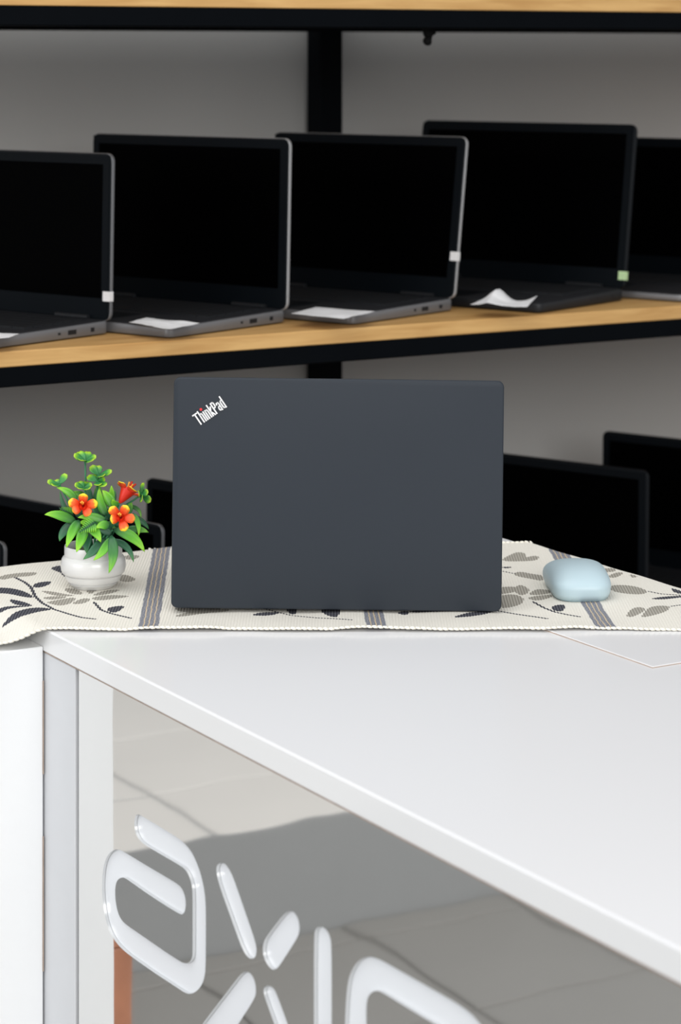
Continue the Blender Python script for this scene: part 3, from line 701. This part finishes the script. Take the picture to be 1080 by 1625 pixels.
# loose cable end hanging under the top shelf
ahk = 0.52
def on_a(u, v, a):
    b = bpost(u, a); p = AB(a, b); return Vector((p.x, p.y, HC-(v-VH)/F*p.y))
hk = tube_bm([on_a(676, 36, ahk), on_a(679, 50, ahk), on_a(684, 57, ahk), on_a(681, 64, ahk), on_a(672, 69, ahk)], [0.006, 0.008, 0.0105, 0.0095, 0.004], 10)
l0 = on_a(679, 45, ahk); bmesh.ops.translate(hk, verts=hk.verts, vec=-l0)
o = bmo('cable_end', hk, M['rubber'], None, True); o.modifiers.new('rounding', 'SUBSURF').levels = 1; o.location = l0; tag(o, 'small black cable end hanging below the top shelf beam', 'cable')

# ------------------------------------------------------------------ potted artificial plant
PY0 = 2.509; ps = PY0/F
pot_c = onz(148, 931, ZT+0.0035)
plant = empty('potted_plant', pot_c); tag(plant, 'artificial plant with orange flowers in a ribbed white ceramic pot', 'plant')
hw = lambda p: p*ps
prof = [(hw(20),0.0),(hw(29),0.0),(hw(31),0.0004),(hw(33.5),0.0016),(hw(36.5),0.0036),(hw(38.6),0.0048),(hw(36.0),0.0056),(hw(36.2),0.0066),(hw(41.2),0.0071),(hw(41.8),0.0078),(hw(43.2),0.0094),(hw(44.6),0.0122),(hw(45.2),0.0132),(hw(43.4),0.0139),(hw(43.6),0.0147),(hw(48.2),0.0151),(hw(49.2),0.0159),(hw(50.6),0.0184),(hw(51.3),0.0220),(hw(51.0),0.0262),(hw(49.8),0.0294),(hw(47.9),0.0315),(hw(46.0),0.0322),(hw(45.0),0.0329),(hw(45.6),0.0340),(hw(45.6),0.037),(hw(45.4),0.0424),(hw(44.8),0.0434),(hw(43.6),0.0434),(hw(42.8),0.0426),(hw(42.6),0.036)]
pot = bmo('pot', lathe_bm(prof, 64), M['ceramic'], plant); smooth_angle(pot, 38)
bm = lathe_bm([(hw(10), 0.030), (hw(42.5), 0.030), (hw(42.5), 0.0355), (hw(30), 0.0375), (hw(10), 0.0385), (0.0002, 0.0388)], 32); bmo('foam_filling', bm, M['soil'], plant, True)
def PC(x, y, d):                       # crop point + depth towards the viewer (m) -> plant local
    u, v = x/5.4+60, y/5.4+700; return aty(u, v, pot_c.y-d)-pot_c
VIEW = Vector((0, -1, 0.25)).normalized()
def blade(name, base, tip, ctrl, width, m, parent, up=None, n=9, vfold=0.22, prof_=None, thick=0.0006):
    up = up or VIEW
    vs, fs, uvs = [], [], []
    for i in range(n+1):
        t = i/n; p = base*(1-t)**2+ctrl*2*t*(1-t)+tip*t*t
        d = ((ctrl-base)*(1-t)+(tip-ctrl)*t); d.normalize()
        s = d.cross(up); s = s.normalized() if s.length > 1e-4 else Vector((1, 0, 0)); nn = s.cross(d)
        wv = prof_(t) if prof_ else (math.sin(PI*min(1, t**0.75*0.97+0.03)))**0.8*0.94+0.06*(1-t)
        hwid = max(0.00012, width/2*wv)
        for k, c in enumerate((-1, -0.5, 0, 0.5, 1)):
            vs.append(p+s*hwid*c+nn*hwid*vfold*abs(c)); uvs.append((k/4, t))
    for i in range(n):
        for k in range(4): fs.append((i*5+k, i*5+k+1, (i+1)*5+k+1, (i+1)*5+k))
    me = bpy.data.meshes.new(name); me.from_pydata([tuple(v) for v in vs], [], fs); ul = me.uv_layers.new(name='UVMap')
    for lp in me.loops: ul.data[lp.index].uv = uvs[lp.vertex_index]
    o = link(name, me, m, parent, True); md = o.modifiers.new('thickness', 'SOLIDIFY'); md.thickness = thick; md.offset = 0
    return o
k5 = ps/5.4
leaves = [ # base, tip, width, depth base, depth tip, bulge (x,y,d), tone
 ((330,700),(58,630),82,.010,.020,(-20,-60,0),'b'), ((330,520),(160,398),66,.004,.006,(40,-40,0),'b'), ((355,680),(243,915),84,.016,.034,(-10,-30,.004),'b'),
 ((405,730),(330,952),96,.018,.040,(10,-10,.004),'b'), ((330,690),(186,858),84,.006,.016,(-55,-10,0),'d'), ((440,750),(420,965),84,.014,.030,(-20,0,.004),'d'),
 ((575,830),(388,1014),86,.026,.044,(20,10,.004),'d'), ((405,700),(540,868),92,.024,.036,(30,-30,.004),'b'), ((590,690),(343,655),74,.028,.034,(-10,-45,0),'b'),
 ((615,735),(497,748),76,.030,.036,(0,-45,0),'b'), ((632,820),(476,1022),76,.030,.046,(25,20,.006),'b'), ((625,810),(607,1132),88,.030,.048,(60,0,.008),'m'),
 ((630,850),(820,1038),60,.022,.034,(70,-70,.004),'d'), ((650,760),(915,950),92,.020,.034,(60,-60,.004),'b'), ((740,770),(948,782),66,.012,.014,(20,-40,0),'m'),
 ((800,650),(950,755),52,-.004,-.004,(30,-30,0),'d'), ((815,620),(862,815),48,.012,.022,(40,-20,0),'b'), ((745,560),(884,660),36,-.006,-.002,(70,-60,0),'m'),
 ((585,640),(525,400),80,.012,.010,(-30,0,0),'b'), ((655,580),(552,420),86,.014,.014,(10,-20,0),'b'), ((610,560),(630,380),64,.004,.004,(20,0,0),'b'),
 ((745,640),(795,512),66,.002,.002,(30,0,0),'m'), ((630,800),(505,750),66,.026,.030,(0,-20,0),'d'), ((320,690),(190,430),46,-.006,-.012,(-50,20,0),'d'),
 ((440,520),(290,440),66,-.004,-.006,(0,-40,0),'m'), ((690,560),(640,500),60,.014,.018,(-20,10,0),'b'), ((570,690),(480,560),90,.000,.004,(-10,0,0),'d'),
 ((500,600),(560,470),80,-.010,-.010,(0,0,0),'d'), ((380,660),(300,540),70,-.006,-.006,(0,0,0),'d'), ((660,680),(590,590),80,.002,.006,(0,0,0),'d'),
 ((560,760),(640,690),80,.012,.016,(0,0,0),'d'), ((470,790),(520,690),90,.010,.012,(0,0,0),'d'), ((640,700),(760,720),80,.006,.010,(0,-20,0),'d'),
 ((500,560),(520,350),80,-.012,-.016,(10,0,0),'m'), ((600,560),(660,420),70,-.014,-.020,(20,0,0),'d'), ((430,560),(440,390),80,-.016,-.022,(0,0,0),'d'),
 ((520,700),(300,560),60,-.020,-.040,(0,-60,0),'d'), ((560,700),(700,520),60,-.022,-.045,(0,-60,0),'m'), ((480,760),(360,700),70,-.02,-.05,(0,-50,0),'b'), ((580,760),(720,740),70,-.02,-.05,(0,-70,0),'b')]
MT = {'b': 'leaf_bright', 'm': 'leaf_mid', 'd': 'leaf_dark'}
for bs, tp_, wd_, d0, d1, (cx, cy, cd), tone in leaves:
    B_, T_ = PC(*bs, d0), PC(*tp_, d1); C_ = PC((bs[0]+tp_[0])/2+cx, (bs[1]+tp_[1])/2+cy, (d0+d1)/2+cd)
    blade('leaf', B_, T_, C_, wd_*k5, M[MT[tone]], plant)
# stalks from the filling up to the leaf bases
for (x, y, d) in ((345,690,.012),(405,720,.018),(440,740,.010),(575,800,.022),(620,790,.024),(640,760,.016),(590,680,.016),(660,680,.006),(500,620,-.008),(740,640,.002),(430,540,-.012),(600,580,.004)):
    top = PC(x, y, d); root = Vector((top.x*0.35, top.y*0.35, 0.034)); mid = (top+root)/2+Vector((0, 0, 0.004))
    bmo('stalk', tube_bm([root, mid, top], [0.0013, 0.0012, 0.0009], 6), M['stem'], plant, True)
def fern(base, tip, d, wd_):
    B_, T_ = PC(*base, d), PC(*tip, d+.004); ax = (T_-B_); s = ax.normalized().cross(VIEW).normalized()
    st = bmo('fern_frond', tube_bm([B_, (B_+T_)/2, T_], [0.0008, 0.0007, 0.0004], 6), M['leaf_bright'], plant, True)
    for i in range(1, 9):
        p = B_+ax*(i/9.5); l = wd_*k5*(1.15-i/9)
        for sg in (-1, 1): blade('leaflet', p, p+s*sg*l+ax.normalized()*l*0.45, p+s*sg*l*0.5+ax.normalized()*l*0.1, l*0.30, M['leaf_bright'], st, n=4)
fern((500,690), (352,782), .034, 70); fern((300,640), (183,572), .006, 62)
def flower(cx, cy, d, tips, m_list, wid):
    f = empty('flower', PC(cx, cy, d)); f.parent = plant; c0 = PC(cx, cy, d)
    for (tx, ty), mm in zip(tips, m_list):
        tip = PC(tx, ty, d+.004)-c0; base = tip*0.06+Vector((0, 0.004, -0.001)); ctrl = tip*0.5+Vector((0, -0.0030, 0))
        blade('petal', base, tip, ctrl, wid*k5, M[mm], f, up=Vector((0, -1, 0.1)), n=8, vfold=-0.10, prof_=lambda t: (0.34+0.66*math.sin(PI/2*min(1, t/0.72)))*(1 if t < 0.72 else math.sqrt(max(0, 1-((t-0.72)/0.285)**2))), thick=0.0008)
    cone = lathe_bm([(0.0006, 0), (0.0018, 0.004), (0.0030, 0.008), (0.0040, 0.0105)], 12)
    cone.transform(Matrix.Translation((0, 0.0085, -0.002)) @ Matrix.Rotation(math.radians(80), 4, 'X')); bmo('throat', cone, M['petal2'], f, True)
    for k in range(3):
        e = Vector((0.0014*(k-1), -0.006-0.001*k, 0.0045+0.001*(k % 2))); b = tube_bm([Vector((0, 0.002, 0)), e*0.6, e], [0.0006, 0.0005, 0.0009], 6); bmo('stamen', b, M['stamen'], f, True)
    root = Vector((0.0, 0.004, 0.036))-c0
    bmo('stem', tube_bm([Vector((0, 0.008, -0.002)), root*0.35+Vector((0, 0.010, 0)), root], 0.0009, 6), M['stem'], f, True)
flower(385, 552, .038, [(392,448),(262,516),(512,528),(446,636),(297,602)], ['petal','petal','petal','petal2','petal2'], 80)
flower(706, 652, .040, [(618,566),(766,552),(834,664),(752,770),(620,674)], ['petal','petal','petal2','petal','petal'], 80)
# side-on trumpet flower
c0 = PC(725, 505, .010); f3 = empty('flower', c0); f3.parent = plant
axis = (PC(768, 425, .004)-PC(700, 530, .010)).normalized(); side = (PC(855,490,.012)-PC(662,378,.012)); R3 = side.length/2
e1 = side.normalized(); e1 = (e1-axis*e1.dot(axis)).normalized(); e2 = axis.cross(e1)
def ring(r, h): return [(axis*h+(e1*math.cos(2*PI*k/20)+e2*math.sin(2*PI*k/20))*r) for k in range(20)]
h0 = PC(700, 532, .010)-c0
rs = [ring(0.0012, 0), ring(0.0034, 0.004), ring(0.0058, 0.010), ring(0.0084, 0.0165)]; vs = [h0+p for r_ in rs for p in r_]
fs = [(i*20+k, i*20+(k+1) % 20, (i+1)*20+(k+1) % 20, (i+1)*20+k) for i in range(3) for k in range(20)]
pyd('trumpet', vs, fs, M['petal2'], f3, True)
for k in range(5):
    a_ = 2*PI*k/5; dr = e1*math.cos(a_)+e2*math.sin(a_); b_ = h0+axis*0.0145+dr*0.0070; t_ = h0+axis*0.0168+dr*R3*1.06
    blade('petal', b_, t_, (b_+t_)/2+axis*0.0018, 0.0115, M['petal'], f3, up=axis, n=7, vfold=0.1, prof_=lambda t: 0.5+0.5*math.sin(PI*min(1, t*0.9)) if t < .8 else math.sqrt(max(0, 1-((t-.8)/.205)**2))*0.81, thick=0.0007)
for k in range(4):
    q = h0+axis*(0.024+0.002*(k % 2))+e1*0.0022*(k-1.5)+e2*0.001*(k % 2); bmo('stamen', tube_bm([h0+axis*0.010, (h0+axis*0.010+q)/2, q], [0.0006, 0.0006, 0.0010], 6), M['petal2'] if k % 2 else M['stamen'], f3, True)
bmo('stem', tube_bm([h0, (h0+Vector((0.01, 0, 0.036))-c0)/2, Vector((0.008, 0, 0.036))-c0], 0.0009, 6), M['stem'], f3, True)
def clover(cx, cy, d, base, leaves_, tiltv, wid):
    c0 = PC(cx, cy, d); g = empty('clover_sprig', c0); g.parent = plant
    for tx, ty, dd in leaves_:
        tip = PC(tx, ty, d+dd)-c0; L_ = tip.length
        # heart-shaped leaflet as two lobes in one blade
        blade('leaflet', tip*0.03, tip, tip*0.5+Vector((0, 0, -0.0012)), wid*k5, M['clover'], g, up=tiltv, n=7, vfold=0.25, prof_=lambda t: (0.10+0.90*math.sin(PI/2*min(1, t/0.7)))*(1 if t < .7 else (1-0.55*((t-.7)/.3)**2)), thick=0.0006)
    r_ = PC(*base)-c0; bmo('stem', tube_bm([Vector((0, 0, 0)), r_*0.5+Vector((0.001, 0, 0)), r_], 0.0010, 6), M['stem'], g, True)
    bmo('bud', tube_bm([Vector((0, 0, -0.002)), Vector((0, 0, 0.0006))], [0.0010, 0.0018], 8), M['stem'], g, True)
UPT = Vector((0, -0.6, 0.8)).normalized()
clover(405, 168, -.004, (398,560,-.010), [(308,120,.006),(352,92,-.012),(430,92,-.014),(500,135,.004),(470,168,.014),(365,165,.016)], UPT, 78)
clover(520, 292, -.006, (480,560,-.010), [(455,212,-.002),(512,212,-.010),(634,262,.006),(560,300,.014)], UPT, 76)
clover(185, 372, .000, (300,640,.0), [(82,346,.004),(150,335,-.006),(243,282,-.004),(125,380,.012)], UPT, 66)
clover(510, 345, .002, (500,600,.002), [(428,300,-.004),(470,290,-.010),(575,322,.000),(580,385,.014),(520,380,.014)], UPT, 74)
clover(395, 400, .006, (430,600,.004), [(315,372,.004),(350,350,-.010),(420,350,-.012),(465,372,.002),(440,410,.014),(350,408,.014)], UPT, 70)
clover(890, 455, .002, (730,560,.002), [(905,358,-.004),(945,430,.004),(970,510,.006),(895,505,.012),(865,440,.006)], Vector((-0.8, -0.5, 0.2)).normalized(), 70)

# ------------------------------------------------------------------ mouse
mc = onz(919, 938, ZT+0.0032)
mc.y -= 0.005; mc.x = 0.2428
ms = empty('computer_mouse', mc, math.radians(2)); tag(ms, 'pale blue computer mouse on the right half of the runner', 'mouse')
ML, MW = 0.098, 0.0665
def mouse_plan(an):
    c, s = math.cos(an), math.sin(an); n_ = 7.0 if s > 0 else 3.6
    x = math.copysign(abs(c)**(2/n_), c)*MW/2; y = math.copysign(abs(s)**(2/n_), s)*ML/2
    q = y/(ML/2); return x*(0.965+0.035*q-0.02*(1-q*q)), y
def mouse_top(x, y):
    q = y/ML+0.5                                        # 0 = near end, 1 = far end
    return (0.0215+0.0100*math.sin(PI*min(1, q*0.80+0.10)))*(1-0.30*abs(x/(MW/2))**2.6)
def mouse_part(name, m, z_rim, z_bot, inset_bot, dome):
    nr, na = 26, 96; bm = bmesh.new(); rings = []
    for i in range(1, nr+1):
        r_ = 1-(1-i/nr)**1.6; rg = []
        for k in range(na):
            x, y = mouse_plan(2*PI*k/na); p_ = 3.4+9.0*max(0, min(1, y/ML+0.5)); x *= r_; y *= r_
            zz = z_rim+(mouse_top(x, y)-z_rim)*max(0.0, 1-r_**p_)**(1/2.4) if dome else z_rim
            rg.append(bm.verts.new((x, y, zz) if dome else (x*0.89, y*0.92, zz)))
        rings.append(rg)
    c = bm.verts.new((0, 0, mouse_top(0, 0) if dome else z_rim))
    for k in range(na): bm.faces.new((c, rings[0][k], rings[0][(k+1) % na]))
    for i in range(nr-1):
        for k in range(na): bm.faces.new((rings[i][k], rings[i+1][k], rings[i+1][(k+1) % na], rings[i][(k+1) % na]))
    prev = rings[-1]
    for f_ in (0.5, 1.0):
        low = [bm.verts.new((v.co.x*(1-inset_bot*f_*f_), v.co.y*(1-inset_bot*0.7*f_*f_), z_rim+(z_bot-z_rim)*f_)) for v in rings[-1]]
        for k in range(na): bm.faces.new((prev[k], low[k], low[(k+1) % na], prev[(k+1) % na]))
        prev = low
    bm.faces.new(prev[::-1])
    return bmo(name, bm, m, ms, True)
mouse_part('shell', M['mouse'], 0.0120, 0.0018, 0.08, True)
mouse_part('base', M['mouse_base'], 0.0026, 0.0004, 0.02, False)
bm = bmesh.new(); bmesh.ops.create_cone(bm, cap_ends=True, segments=24, radius1=0.011, radius2=0.011, depth=0.006, matrix=Matrix.Translation((0, 0.022, 0.0190)) @ Matrix.Rotation(PI/2, 4, 'Y'))
bmo('scroll_wheel', bm, M['mouse_base'], ms, True)
